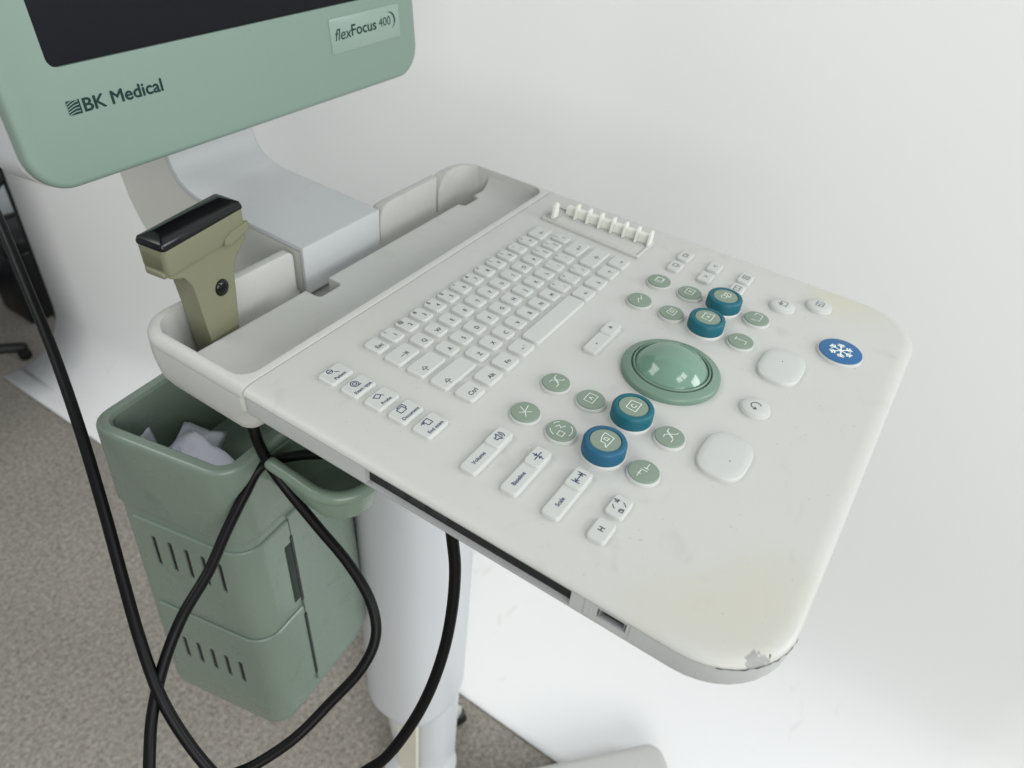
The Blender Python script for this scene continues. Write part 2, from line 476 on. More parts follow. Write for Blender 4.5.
# --- console panel: upper shell with a soft edge, side slot and port pocket cut into it
HX = 0.1845
prof = [(0.004, 0.9142), (0.0014, 0.9147), (0.0004, 0.9153)] + [(0.0100 * (1 - math.cos(R(t))), 0.9158 + 0.0042 * math.sin(R(t))) for t in (0, 12, 25, 38, 50, 62, 74, 90)]
top = rshell(-HX, HX, -0.0285, 0.3025, (0.045, 0.045, 0.0015, 0.0015), prof, 10, 'back', 0.9)
slot = xf(shell(rrect(-0.0666, 0.0666, -0.0056, 0.0056, 0.0014, 4), [(0, 0), (0, 0.03)]), Matrix.Translation((-HX - 0.01, 0.1385, 0.9102)) @ Matrix.Rotation(R(90), 4, 'Z') @ Matrix.Rotation(R(90), 4, 'X'))
port = xf(shell(rrect(-0.0078, 0.0078, -0.0042, 0.0042, 0.0012, 4), [(0, 0), (0, 0.02)]), Matrix.Translation((-HX - 0.01, 0.0492, 0.9103)) @ Matrix.Rotation(R(90), 4, 'Z') @ Matrix.Rotation(R(90), 4, 'X'))
M_top = plastic('console_top_plastic', WHITE, 0.40, 0.025, 14, 0.03, 0.45, bevel=0.0006)
def wear(m, tone, speck=0.5):
    nt = m.node_tree; N = nt.nodes; L = nt.links; b = N['Principled BSDF']
    src = b.inputs['Base Color'].links[0].from_socket; rs = b.inputs['Roughness'].links[0].from_socket
    tc = N.new('ShaderNodeTexCoord')
    def nz(scale, detail, dist, lo, hi, stretch=None):
        v = tc.outputs['Object']
        if stretch:
            mp = N.new('ShaderNodeMapping'); mp.inputs['Scale'].default_value = stretch; mp.inputs['Rotation'].default_value = (0, 0, 0.7); L.new(v, mp.inputs['Vector']); v = mp.outputs['Vector']
        n = N.new('ShaderNodeTexNoise'); n.inputs['Scale'].default_value = scale; n.inputs['Detail'].default_value = detail; n.inputs['Distortion'].default_value = dist
        L.new(v, n.inputs['Vector'])
        r = N.new('ShaderNodeMapRange'); r.inputs['From Min'].default_value = lo; r.inputs['From Max'].default_value = hi
        L.new(n.outputs['Fac'], r.inputs['Value']); return r.outputs['Result']
    dirt = nz(38, 9, 0.6, 0.60, 0.80); spk = nz(420, 2, 0, 0.735, 0.76); scr = nz(60, 4, 0.4, 0.70, 0.74, (1, 14, 1))
    for f, amt in ((dirt, 0.30), (spk, speck), (scr, 0.22)):
        q = N.new('ShaderNodeMath'); q.operation = 'MULTIPLY'; q.inputs[1].default_value = amt; L.new(f, q.inputs[0])
        mx = N.new('ShaderNodeMix'); mx.data_type = 'RGBA'; mx.inputs['B'].default_value = tone
        L.new(q.outputs[0], mx.inputs['Factor']); L.new(src, mx.inputs['A']); src = mx.outputs['Result']
        a = N.new('ShaderNodeMath'); a.operation = 'MULTIPLY_ADD'; a.inputs[1].default_value = 0.25; L.new(q.outputs[0], a.inputs[0]); L.new(rs, a.inputs[2]); rs = a.outputs[0]
    L.new(src, b.inputs['Base Color']); L.new(rs, b.inputs['Roughness'])
wear(M_top, srgb(150, 148, 138)); wear(M_tray, srgb(150, 148, 138)); wear(M_lower, srgb(120, 118, 112)); wear(M_cool, srgb(160, 160, 156), 0.3); wear(M_key, srgb(170, 168, 160), 0.25)
wear(M_green, srgb(88, 100, 90), 0.4)
wear(M_cable, srgb(22, 22, 22), 0.2)
age_shell(M_top, [((-0.152, 0.004, ZT), 0.034, srgb(186, 182, 152), 0.32), ((-0.168, 0.034, ZT), 0.026, srgb(188, 185, 156), 0.26), ((-0.120, -0.012, ZT), 0.028, srgb(188, 185, 156), 0.26), ((0.172, 0.03, ZT), 0.04, srgb(194, 191, 162), 0.45)],
          ((-0.1680, -0.0150, 0.9165), 0.0070, srgb(150, 151, 148)))
console = part('console_panel', top, M_top)
part('slot_liner', box(-HX + 0.0035, -HX + 0.0118, 0.0723, 0.2047, 0.9034, 0.9145), M_black, console)
for y in (0.184, 0.170, 0.155): part('slot_label', box(-HX + 0.0032, -HX + 0.0036, y - 0.0052, y + 0.0052, 0.9066, 0.9122), M_label, console)
part('port_shell', boolean(box(-HX + 0.0012, -HX + 0.0078, 0.0422, 0.0565, 0.9069, 0.9135), [box(-HX - 0.01, -HX + 0.0068, 0.0430, 0.0557, 0.9078, 0.9127)]), M_metal, console)
part('port_tongue', box(-HX + 0.002, -HX + 0.007, 0.0445, 0.0542, 0.9096, 0.9110), M_black, console)
for y in (0.0630, 0.0385): part('port_rib', box(-HX - 0.0001, -HX + 0.003, y - 0.0010, y + 0.0010, 0.9040, 0.9148), M_lower, console)
ck = []
for i in range(40):
    a = R(204 + 62 * i / 39); q = 0.0448 + random.uniform(-0.0001, 0.0003)
    ck.append((-HX + 0.045 + q * math.cos(a), 0.0165 + q * math.sin(a), 0.9153 + random.uniform(-0.0005, 0.0007) * (1 if 12 < i < 34 else 0.25)))
part('seam_crack', tube(ck, 0.00028, 6, 1), M_black, console)
for a, z0, ln in ((226, 0.9158, 0.0022), (236, 0.9166, 0.0034), (243, 0.9160, 0.0025)):
    q = 0.0444; p0 = (-HX + 0.045 + q * math.cos(R(a)), 0.0165 + q * math.sin(R(a)), z0)
    p1 = (-HX + 0.045 + (q - ln * 0.55) * math.cos(R(a + 2.5)), 0.0165 + (q - ln * 0.55) * math.sin(R(a + 2.5)), z0 + ln * 0.62)
    part('seam_crack', tube([p0, p1], 0.0003, 6, 1), M_black, console)
# lower shell
low = rshell(-HX + 0.0003, HX - 0.0003, -0.0282, 0.3022, (0.0448, 0.0448, 0.003, 0.003), [(0.036, 0.884), (0.024, 0.8865), (0.013, 0.8910), (0.0055, 0.8962), (0.0022, 0.8996), (0.0005, 0.9012), (0.0, 0.9030), (0.0, 0.9150), (0.002, 0.9152)], 10)
low = boolean(low, [box(-HX - 0.02, -HX + 0.012, 0.1385 - 0.0666, 0.1385 + 0.0666, 0.9032, 0.9147),
                    box(-HX - 0.02, -HX + 0.008, 0.0415, 0.0572, 0.9066, 0.9138)])
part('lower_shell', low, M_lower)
# --- holder tray behind the keyboard
tprof = [(0.034, 0.8655), (0.022, 0.8668), (0.013, 0.8700), (0.0060, 0.8765), (0.0022, 0.8845), (0.0008, 0.893), (0, 0.901)] + [(0, 0.9113), (0.0006, 0.9118), (0.0, 0.9123)] + arc(0.0065, ZT + 0.0002, 5)
tray = rshell(-HX, HX, 0.3032, 0.4100, (0.003, 0.003, 0.027, 0.027), tprof, 10, 'front', 0.9)
def cav(x0, x1, y0, y1, z0, fx, fy, rb, rc=0.008):
    rings = [(1 - math.sin(R(t)), z0 + rb - rb * math.cos(R(t))) for t in (0, 12, 24, 38, 54, 72, 90)] + [(0, 0.95)]
    vs, fs = [], []
    for q, z in rings:
        o = rrect(x0 + fx * q, x1 - fx * q, y0 + fy * q, y1, (rc, rc, 0.0005, 0.0005), 6)
        vs += [(x, y, z) for x, y in o]; m = len(o)
    for k in range(len(rings) - 1):
        for i in range(m): fs.append((k * m + i, k * m + (i + 1) % m, (k + 1) * m + (i + 1) % m, (k + 1) * m + i))
    fs.append(tuple(range(m))[::-1]); fs.append(tuple(range((len(rings) - 1) * m, len(rings) * m)))
    return me_from(vs, fs)
c_plate = cav(-0.1768, 0.1768, 0.3095, 0.386, 0.9030, 0.013, 0.026, 0.0165, 0.012)
c_slot = shell(rrect(-0.1766, 0.1766, 0.3715, 0.3990, (0.002, 0.002, 0.018, 0.018), 6), [(0, 0.874), (0, 0.96)])
c_n1 = shell(rrect(-0.066, -0.042, 0.357, 0.38, (0.004, 0.004, 0, 0), 4), [(0, 0.88), (0, 0.955)])
c_n2 = shell(rrect(0.128, 0.152, 0.365, 0.38, (0.004, 0.004, 0, 0), 4), [(0, 0.882), (0, 0.953)])
def slit(x, w, r, side):
    p = [(x - w / 2, 0.883), (x + w / 2, 0.883)]
    if side > 0:
        p += [(x + w / 2, ZT - r)] + [(x + w / 2 + r - r * math.cos(R(a)), ZT - r + r * math.sin(R(a))) for a in (18, 36, 54, 72, 90)] + [(x + w / 2 + r, 0.95), (x - w / 2, 0.95)]
    else:
        p += [(x + w / 2, 0.95), (x - w / 2 - r, 0.95)] + [(x - w / 2 - r + r * math.cos(R(a)), ZT - r + r * math.sin(R(a))) for a in (90, 72, 54, 36, 18)] + [(x - w / 2, ZT - r)]
    return prism(p, 0.39, 0.42, 'y')
tray = boolean(tray, [c_plate, c_slot, c_n1, c_n2, box(-0.0478, 0.0462, 0.393, 0.43, 0.8765, 0.951),
                      slit(0.0478, 0.0042, 0.015, 1), slit(0.1315, 0.0026, 0.020, 1), slit(-0.049, 0.0026, 0.006, -1), slit(-0.1315, 0.0022, 0.014, -1)])
part('holder_tray', tray, M_tray)
# --- keyboard
KP, KQ = 0.01540, 0.01862
YR = [0.2685 - KQ * k for k in range(5)]
X0 = [0.3085 * 0.9893 - 0.3915, 0.3165 * 0.9893 - 0.3915, 0.3202 * 0.9893 - 0.3915, 0.3282 * 0.9893 - 0.3915]
_kc = {}
def key_me(w, d, h=0.0025):
    k = (round(w, 5), round(d, 5), h)
    if k not in _kc:
        ol = rrect(-w / 2, w / 2, -d / 2, d / 2, 0.0024, 4)
        me = shell(ol, [(0, -0.0004), (0, h - 0.0010), (0.0003, h - 0.0004), (0.0010, h)], cap0=False)
        me.materials.append(M_key); me.polygons.foreach_set('use_smooth', [True] * len(me.polygons)); me.set_sharp_from_angle(angle=R(30))
        for p in me.polygons:
            if p.normal.z > 0.99: p.use_smooth = False
        _kc[k] = me
    return _kc[k]
def put(name, me, x, y, z=ZT):
    o = bpy.data.objects.new(name, me); COL.objects.link(o); o.parent = UM; o.location = (x, y - 0.31, z); return o
def print_on(o, me, mat, x, y, z, name='legend'):
    l = bpy.data.objects.new(name, me); COL.objects.link(l); l.parent = o; l.location = (x, y, z + 0.00012)
    if not me.materials: me.materials.append(mat)
    return l
KH = 0.0025
KW, KD = 0.0116, 0.0146
def key(x, y, w=KW, d=KD, top=None, low=None, h=KH):
    o = put('key', key_me(w, d, h), x, y)
    if top: print_on(o, text_me(top, 0.0042, 0.00006), M_ink, -0.0022 * (1 if w < 0.02 else 1), 0.0042, h)
    if low:
        if isinstance(low, str): print_on(o, text_me(low, 0.0046, 0.00007), M_ink, 0.0 if not top else 0.0008, -0.0024, h)
        else: print_on(o, strokes(low, 0.00045), M_ink, 0, -0.002, h)
    return o
def keyspan(x0, x1, y, **k): return key((x0 + x1) / 2, y, w=x1 - x0, **k)
XR = 0.1112      # right edge of the keyboard
XL = -0.1092     # left edge
sym = '!@#$%^&*()_+'; dig = '1234567890-='
key(X0[0] - KP, YR[0], low='Esc')
for i in range(12): key(X0[0] + i * KP, YR[0], top=sym[i], low=dig[i])
ar = lambda s: [[(-s, 0), (s, 0)], [(-s * .3, s * .6), (-s, 0), (-s * .3, -s * .6)]]
rev = lambda L: [[(-x, y) for x, y in l] for l in L]
keyspan(X0[0] + 12 * KP - KW / 2, XR, YR[0], low=ar(0.0025))
keyspan(XL, X0[1] - KP + KW / 2, YR[1], low=rev(ar(0.0028)) + [[(0.0032, -0.0017), (0.0032, 0.0017)]])
for i, c in enumerate('QWERTYUIOP'): key(X0[1] + i * KP, YR[1], low=c)
key(X0[1] + 10 * KP, YR[1], top='{', low='['); key(X0[1] + 11 * KP, YR[1], top='}', low=']')
keyspan(X0[1] + 12 * KP - KW / 2, XR, YR[1], top='|', low='\\')
up = [[(0, -0.0022), (0, 0)], [(-0.0019, 0), (0, 0.0022), (0.0019, 0), (-0.0019, 0)]]
k = keyspan(XL, X0[2] - KP + KW / 2, YR[2]); print_on(k, strokes([[(x * 1.1, y * 1.1) for x, y in l] for l in up], 0.00045), M_ink, -0.0045, -0.003, KH)
for i, c in enumerate('ASDFGHJKL'): key(X0[2] + i * KP, YR[2], low=c)
key(X0[2] + 9 * KP, YR[2], top=':', low=';'); key(X0[2] + 10 * KP, YR[2], top='"', low="'")
keyspan(X0[2] + 11 * KP - KW / 2, XR, YR[2], low=ar(0.0028) + [[(0.0028, 0), (0.0028, 0.0022)]])
k = keyspan(XL, X0[3] - KP + KW / 2, YR[3]); print_on(k, strokes([[(x * 1.1, y * 1.1) for x, y in l] for l in up], 0.00045), M_ink, -0.009, -0.003, KH)
for i, c in enumerate('ZXCVBNM'): key(X0[3] + i * KP, YR[3], low=c)
for i, (a, b) in enumerate((('<', ','), ('>', '.'), ('?', '/'))): key(X0[3] + (7 + i) * KP, YR[3], top=a, low=b)
keyspan(X0[3] + 10 * KP - KW / 2, XR, YR[3], low=up)
y5 = YR[4] - 0.0001
for x, w, t in ((-0.1006, 0.0160, 'Ctrl'), (-0.0807, 0.0160, 'Alt'), (-0.0617, 0.0150, 'Fn'), (-0.0423, 0.0150, '~ `')):
    key(x, y5, w=w, low=t)
keyspan(-0.0318, 0.0345, y5)
for x, g in ((0.0445, ar(0.0018)), (0.0638, [[(y, x) for x, y in l] for l in ar(0.0018)]), (0.0838, [[(-y, -x) for x, y in l] for l in ar(0.0018)]), (0.1030, rev(ar(0.0018)))):
    key(x, y5, w=0.0156, low=g)
# five function buttons left of the keyboard
labels = ['Patient', 'Exam type', 'Probe', 'Document', 'End exam']
icons = [[[(-0.003, 0.001), (0.001, 0.001)], circ(-0.001, 0.0012, 0.0018), [(0.001, -0.001), (0.003, -0.003)]],
         [circ(0, 0, 0.0026), circ(0, 0, 0.0013), [(0, -0.0026), (0.003, -0.0026)]],
         [[(-0.003, 0.0012), (0.0008, 0.0022), (0.0022, -0.0004), (-0.0008, -0.0018), (-0.003, 0.0012)], [(0.0022, -0.0004), (0.0032, -0.002)]],
         [rect(-0.0028, 0.002, -0.002, 0.0018), [(-0.0012, 0.0018), (-0.0012, 0.003), (0.0034, 0.003), (0.0034, -0.0006), (0.002, -0.0006)]],
         [rect(-0.0008, 0.003, -0.0022, 0.0022), [(-0.0038, 0.0012), (-0.0014, 0.0012)], [(-0.0022, 0.0022), (-0.0012, 0.0012), (-0.0022, 0.0002)]]]
for i in range(5):
    o = put('function_button', key_me(0.0192, 0.0140, 0.0024), -0.1398, YR[i])
    print_on(o, strokes(icons[i], 0.00055), M_inkb, -0.0005, 0.0024, 0.0024, 'icon')
    print_on(o, text_me(labels[i], 0.0033, 0.00005), M_inkb, 0, -0.0040, 0.0024)
# rocker keys in the left front block
def rocker(x0, x1, xs, y, word, icon, d=0.0112):
    o = put('rocker_key', key_me(x1 - x0, d, 0.0027), (x0 + x1) / 2, y)
    c = (x0 + x1) / 2
    q = bpy.data.objects.new('key_step', key_me(x1 - xs, d * 0.985, 0.0014)); COL.objects.link(q); q.parent = o; q.location = ((xs + x1) / 2 - c + 0.0003, 0, 0.0027)
    print_on(q, strokes(icon, 0.0006), M_inkb, 0, 0, 0.0014, 'icon')
    print_on(o, text_me(word, 0.0036, 0.00006), M_inkb, (x0 + xs) / 2 - c, -0.0002, 0.0027)
rocker(-0.1568, -0.1172, -0.1335, 0.1558, 'Volume', [[(-0.003, 0.001), (-0.0015, 0.001), (0.0002, 0.0026), (0.0002, -0.0026), (-0.0015, -0.001), (-0.003, -0.001), (-0.003, 0.001)], circ(0.0002, 0, 0.0018, -50, 50, 6), circ(0.0004, 0, 0.003, -50, 50, 6)])
rocker(-0.1560, -0.1168, -0.1328, 0.1296, 'Baseline', [[(-0.0036, 0), (0.0036, 0)], [(0, 0.0034), (0, 0.0008)], [(-0.001, 0.0018), (0, 0.0008), (0.001, 0.0018)], [(0, -0.0034), (0, -0.0008)], [(-0.001, -0.0018), (0, -0.0008), (0.001, -0.0018)]])
rocker(-0.1566, -0.1168, -0.1332, 0.1030, 'Scale', [[(-0.0036, 0), (0.0036, 0)], [(-0.0038, 0.0024), (-0.0038, -0.0024)], [(0.0038, 0.0024), (0.0038, -0.0024)], [(-0.002, 0.0012), (-0.0034, 0), (-0.002, -0.0012)], [(0.002, 0.0012), (0.0034, 0), (0.002, -0.0012)]])
def small_key(x, y, w=0.0158, d=0.0112, icon=None, word=None, h=0.0027, size=0.0046):
    o = put('small_key', key_me(w, d, h), x, y)
    if icon: print_on(o, strokes(icon, 0.0005), M_ink, 0, 0, h, 'icon')
    if word: print_on(o, text_me(word, size, 0.0001), M_ink, 0, 0, h)
    return o
small_key(-0.1278, 0.0762, icon=[circ(0, 0, 0.0034, 20, 70, 5), circ(0, 0, 0.0034, 110, 160, 5), circ(0, 0, 0.0034, 200, 250, 5), circ(0, 0, 0.0034, 290, 340, 5), rect(-0.0038, -0.0016, -0.0036, -0.0016), [(0.0014, 0.0018), (0.0036, 0.0018), (0.003, 0.0042), (0.0014, 0.0018)]])
small_key(-0.1477, 0.0762, word='H')
# small keys at the right side, in three pairs
for y, a, b in ((0.1557, [rect(-0.0022, 0.0022, -0.0016, 0.002), [(-0.001, -0.003), (0.001, -0.003)]], [rect(-0.0026, 0.0014, -0.0018, 0.0018), [(0.0026, -0.001), (0.0026, 0.001)]]),
                (0.1297, [[(-0.0012, -0.0014), (0.0012, 0), (-0.0012, 0.0014)]], [[(0.0012, -0.0014), (-0.0012, 0), (0.0012, 0.0014)]]),
                (0.1034, [rect(-0.0034, 0, -0.0022, 0.0022), rect(0, 0.0034, -0.0022, 0.0022)], [rect(-0.0026, 0.0026, -0.0024, 0.0024), [(-0.0008, 0.0012), (-0.0008, -0.0012)], [(0.0008, 0.0012), (0.0008, -0.0012)]])):
    small_key(0.1290, y, 0.0162, 0.0108, icon=a); small_key(0.1494, y, 0.0162, 0.0108, icon=b)
# plus/minus rocker
rk = put('rocker_key', key_me(0.0400, 0.0110, 0.0028), 0.0025, 0.1556)
sq_ = bpy.data.objects.new('key_step', key_me(0.0165, 0.0108, 0.0013)); COL.objects.link(sq_); sq_.parent = rk; sq_.location = (0.0122, 0, 0.0028)
print_on(sq_, text_me('+', 0.0062, 0.0001), M_ink, 0, 0, 0.0013); print_on(rk, text_me('-', 0.0062, 0.0001), M_ink, -0.0095, 0, 0.0028)
# round sage buttons
rim_me = lathe([(0.0099, -0.0004), (0.0099, 0.0012), (0.0096, 0.0020), (0.0090, 0.0023)], 32)
cap_me = lathe([(0.0090, 0.0020), (0.0090, 0.0029), (0.0087, 0.0033), (0.0060, 0.0036), (0.0025, 0.0037)], 32)
def round_button(x, y, icon, mcap=M_btn, ink=M_inkw, me_r=rim_me, me_c=cap_me, z=0.0037, w=0.00042, rimmat=M_key):
    if not me_r.materials: me_r.materials.append(rimmat)
    o = put('round_button', me_r, x, y)
    for m_ in (me_r, me_c): m_.polygons.foreach_set('use_smooth', [True] * len(m_.polygons)); m_.set_sharp_from_angle(angle=R(35))
    c = bpy.data.objects.new('cap', me_c if me_c.materials and me_c.materials[0] is mcap else me_c.copy()); COL.objects.link(c); c.parent = o
    if not c.data.materials: c.data.materials.append(mcap)
    if icon: print_on(o, strokes(icon, w), ink, 0, 0, z, 'icon')
    return o
cap_me.materials.append(M_btn)
boxi = rect(-0.004, 0.004, -0.0028, 0.0032)
zig = [[(-0.005, -0.0028), (-0.002, -0.0028), (0.002, 0.0030), (0.005, 0.0030)], [(-0.0035, 0.003), (-0.001, 0.003), (0.0035, -0.003), (0.005, -0.003)], [(-0.0006, -0.002), (0.0026, 0.0026)]]
I = {(-0.0965, 0.1558): [[(-0.004, -0.003), (-0.0008, 0), (0.0012, 0.0045)], [(-0.0008, 0.0), (0.005, 0.0012)], [(-0.0036, 0.0024), (0.0016, -0.0034)]],
     (-0.0605, 0.1556): zig,
     (-0.0970, 0.1304): [rect(-0.0052, -0.0014, -0.0034, 0.0002), [(0, 0.004), (0.0026, 0.0028), (0.001, 0.001), (0.004, -0.0006)], circ(0, 0, 0.0066, 40, 75, 5), circ(0, 0, 0.0066, 250, 330, 8), circ(0, 0, 0.0066, 120, 165, 5)],
     (-0.0610, 0.1300): [boxi, [(-0.0012, -0.0012), (0, 0.0014), (0.0012, -0.0012)], [(-0.0008, 0), (0.0008, 0)]],
     (-0.0610, 0.0764): zig,
     (-0.0967, 0.0765): [[(-0.006, 0.0016), (-0.001, 0.0016)], [(0, -0.002), (0, 0.002)], [(0.0016, -0.0006), (0.006, -0.0006)], [(0.002, -0.002), (0.002, 0.001)], [(-0.0036, 0.0024), (-0.0036, 0.0006)]],
     (0.0975, 0.1558): [rect(-0.0035, 0.0035, -0.0028, 0.0028), circ(0.0008, 0, 0.0026)],
     (0.0625, 0.1560): [[(-0.005, -0.0014), (-0.001, 0.001), (0.0012, -0.0008), (0.005, 0.0016)], [(-0.0004, 0.0018), (0.0004, -0.0016)]],
     (0.0975, 0.1301): [boxi, [(-0.0012, -0.0012), (0.0012, 0.0014)], [(-0.0012, 0.0014), (0.0012, -0.0012)]],
     (0.0625, 0.1300): [[(-0.004, -0.0028), (-0.003, 0.003), (0.0045, 0.002), (0.003, -0.003), (-0.004, -0.0028)], [(-0.001, 0.0012), (0.0014, 0.001), (0.0016, -0.0012), (-0.001, -0.001), (-0.001, 0.0012)]],
     (0.0975, 0.0768): [[(-0.005, 0.0026), (-0.004, -0.0028), (0.0046, -0.003), (0.0056, 0.002), (0.002, 0.0026)]],
     (0.0620, 0.0764): [[(0, -0.004), (0, 0.004)], [(-0.002, 0.004), (0.002, 0.004)], [(-0.004, -0.004), (0, -0.004)]]}
for (x, y), ic in I.items(): round_button(x, y, ic)
wh_cap = lathe([(0.0090, 0.0020), (0.0090, 0.0027), (0.0084, 0.0031), (0.0040, 0.0034)], 32); wh_cap.materials.append(M_key)
round_button(0.1300, 0.0672, [rect(-0.0025, 0.0035, -0.003, 0.002), [(-0.0005, 0.0036), (-0.0005, 0)], [(-0.002, 0.0016), (-0.0005, 0), (0.001, 0.0016)]], M_key, M_ink, me_c=wh_cap, z=0.0034)
round_button(0.1490, 0.0439, [rect(-0.0032, 0.0032, -0.0026, 0.0026), [(0, -0.0026), (0, 0.0026)], [(-0.0032, 0), (0, 0)]], M_key, M_ink, me_c=wh_cap, z=0.0034)
round_button(-0.0005, 0.0438, [circ(0, 0, 0.0032, -60, 200, 16), [(-0.0042, 0.0004), (-0.003, -0.0012), (-0.0016, 0.0004)]], M_key, M_ink, me_c=wh_cap, z=0.0034, w=0.0006)
# freeze button with a snowflake
fr_rim = lathe([(0.0158, -0.0004), (0.0158, 0.0012), (0.0154, 0.0022), (0.0148, 0.0024)], 48)
fr_cap = lathe([(0.0149, 0.0020), (0.0149, 0.0028), (0.0146, 0.0031), (0.0142, 0.0032)], 48); fr_cap.materials.append(M_freeze)
flake = []
for k in range(6):
    a = R(60 * k + 12); c, s = math.cos(a), math.sin(a)
    T = lambda x, y: (c * x - s * y, s * x + c * y)
    flake += [[T(0, 0), T(0.0078, 0)], [T(0.0062, 0.0022), T(0.0046, 0), T(0.0062, -0.0022)], [T(0.0078, 0.0016), T(0.0066, 0), T(0.0078, -0.0016)]]
round_button(0.0975, 0.0150, flake, M_freeze, M_inkw, me_r=fr_rim, me_c=fr_cap, z=0.0032, w=0.0010)
# four knobs with rubber rings
kb = lathe([(0.0136, -0.0004), (0.0136, 0.0012), (0.0130, 0.0020), (0.012, 0.0022)], 40)
kr = lathe([(0.0128, 0.0018), (0.0131, 0.0026), (0.0129, 0.0096), (0.0123, 0.0108), (0.0112, 0.0114), (0.0096, 0.0113), (0.0093, 0.0105), (0.0092, 0.0100)], 48)
kc = lathe([(0.00915, 0.0095), (0.00915, 0.0106), (0.0088, 0.0110), (0.004, 0.0112)], 36)
for me_, mt in ((kb, M_key), (kc, M_btn)): me_.materials.append(mt)
for m_ in (kb, kr, kc): m_.polygons.foreach_set('use_smooth', [True] * len(m_.polygons)); m_.set_sharp_from_angle(angle=R(40))
kr2 = kr.copy(); kr.materials.append(M_teal); kr2.materials.append(M_blue)
fbox = [(-0.0045, -0.0032), (0.0045, -0.0032), (0.0038, 0.0034), (-0.0038, 0.0034), (-0.0045, -0.0032)]
for x, y, rm, ic in ((-0.0592, 0.1029, kr, [fbox, circ(0, 0, 0.0015, 50, 310, 10)]),
                     (-0.0960, 0.1027, kr2, [[(-0.006, -0.003), (0.004, -0.0034), (0.005, 0.003), (0.0014, 0.003), (-0.003, 0.0016), (-0.0028, -0.001), (-0.006, -0.003)], [(-0.0004, 0.0012), (0.0016, 0.001), (0.0018, -0.0014), (-0.0004, -0.001), (-0.0004, 0.0012)]]),
                     (0.0978, 0.1034, kr, [circ(-0.0022, 0.0008, 0.002), circ(0.0018, -0.0006, 0.0026), [(-0.001, -0.003), (0.004, 0.002)]]),
                     (0.0622, 0.1034, kr, [fbox, [(-0.001, -0.001), (0.001, 0.001)], [(-0.001, 0.001), (0.001, -0.001)]])):
    o = put('knob', kb, x, y)
    for nm, me_ in (('grip_ring', rm), ('cap', kc)):
        q = bpy.data.objects.new(nm, me_); COL.objects.link(q); q.parent = o
    print_on(o, strokes(ic, 0.00045), M_inkw, 0, 0, 0.0112, 'icon')
# trackball
trx, try_ = -0.0005, 0.1026
ringm = lathe([(0.0330, -0.0004), (0.0330, 0.0026), (0.0327, 0.0036), (0.0318, 0.0043), (0.0272, 0.0058), (0.0268, 0.0055), (0.0266, 0.0035), (0.0261, 0.0035), (0.0258, 0.0062), (0.0253, 0.0067), (0.0246, 0.0064), (0.0243, 0.0050)], 64)
tr = put('trackball_ring', ringm, trx, try_); ringm.materials.append(M_ring)
ringm.polygons.foreach_set('use_smooth', [True] * len(ringm.polygons)); ringm.set_sharp_from_angle(angle=R(38))
Rb = 0.0290; zb = 0.0182 - Rb
ballm = lathe([(Rb * math.sin(R(t)), zb + Rb * math.cos(R(t))) for t in [60 - 3 * k for k in range(20)]], 64)
ballm.polygons.foreach_set('use_smooth', [True] * len(ballm.polygons)); ballm.materials.append(M_ball)
q = bpy.data.objects.new('trackball', ballm); COL.objects.link(q); q.parent = tr
# two large select pads
def superell(a, b, e, n=56):
    return [(a * math.copysign(abs(math.cos(2 * math.pi * k / n)) ** (2 / e), math.cos(2 * math.pi * k / n)), b * math.copysign(abs(math.sin(2 * math.pi * k / n)) ** (2 / e), math.sin(2 * math.pi * k / n))) for k in range(n)]
def scaled(outline, prof):
    n = len(outline); vs, fs = [], []
    for q, z in prof: vs += [(x * q, y * q, z) for x, y in outline]
    for k in range(len(prof) - 1):
        for i in range(n): fs.append((k * n + i, k * n + (i + 1) % n, (k + 1) * n + (i + 1) % n, (k + 1) * n + i))
    fs.append(tuple(range(n))[::-1]); fs.append(tuple(range((len(prof) - 1) * n, len(prof) * n)))
    return me_from(vs, fs)
padm = scaled(superell(0.0198, 0.0145, 2.9), [(1, -0.0004), (1, 0.0019), (0.985, 0.0026), (0.955, 0.0029), (0.7, 0.0032), (0.4, 0.0034), (0.2, 0.0034)])
padm.materials.append(M_key); padm.polygons.foreach_set('use_smooth', [True] * len(padm.polygons)); padm.set_sharp_from_angle(angle=R(50))
for x, dx in ((0.0532, 0.002), (-0.0545, -0.002)):
    o = put('select_pad', padm, x, 0.0437)
    print_on(o, lathe([(0.0004, 0), (0.0003, 0.0002)], 8), M_black, dx * 2, 0.001 if dx > 0 else -0.004, 0.0033, 'locating_dot')
# gain slider bank
fp = boolean(shell([(0.1203, 0.1857), (0.1540, 0.1857), (0.1540, 0.2822), (0.1262, 0.2822)], [(0, -0.0004 + ZT), (0, ZT + 0.0014), (0.0005, ZT + 0.0021), (0.0013, ZT + 0.0023)]),
             [shell([(0.1233, 0.1880), (0.1528, 0.1880), (0.1528, 0.2800), (0.1290, 0.2800)], [(0, ZT + 0.0010), (0, ZT + 0.02)])])
part('slider_bank', fp, M_tray)
part('slider_step', shell([(0.1238, 0.1884), (0.1405, 0.1884), (0.1405, 0.2690), (0.1288, 0.2690)], [(0, ZT + 0.0006), (0, ZT + 0.0018)]), M_shell)
body_m = join(box(0.0012, 0.0072, -0.0046, 0.0052, 0.0012, 0.0082), prism([(-0.0036, 0.0012), (0.0056, 0.0012), (0.0056, 0.0130), (0.0040, 0.0138), (0.0014, 0.0138), (-0.0010, 0.0120)], -0.0064, -0.0047, 'y'))
M_sl = plastic('slider_plastic', srgb(220, 222, 214), 0.42, 0.02, 60, 0.01, 0.45, bevel=0.0004)
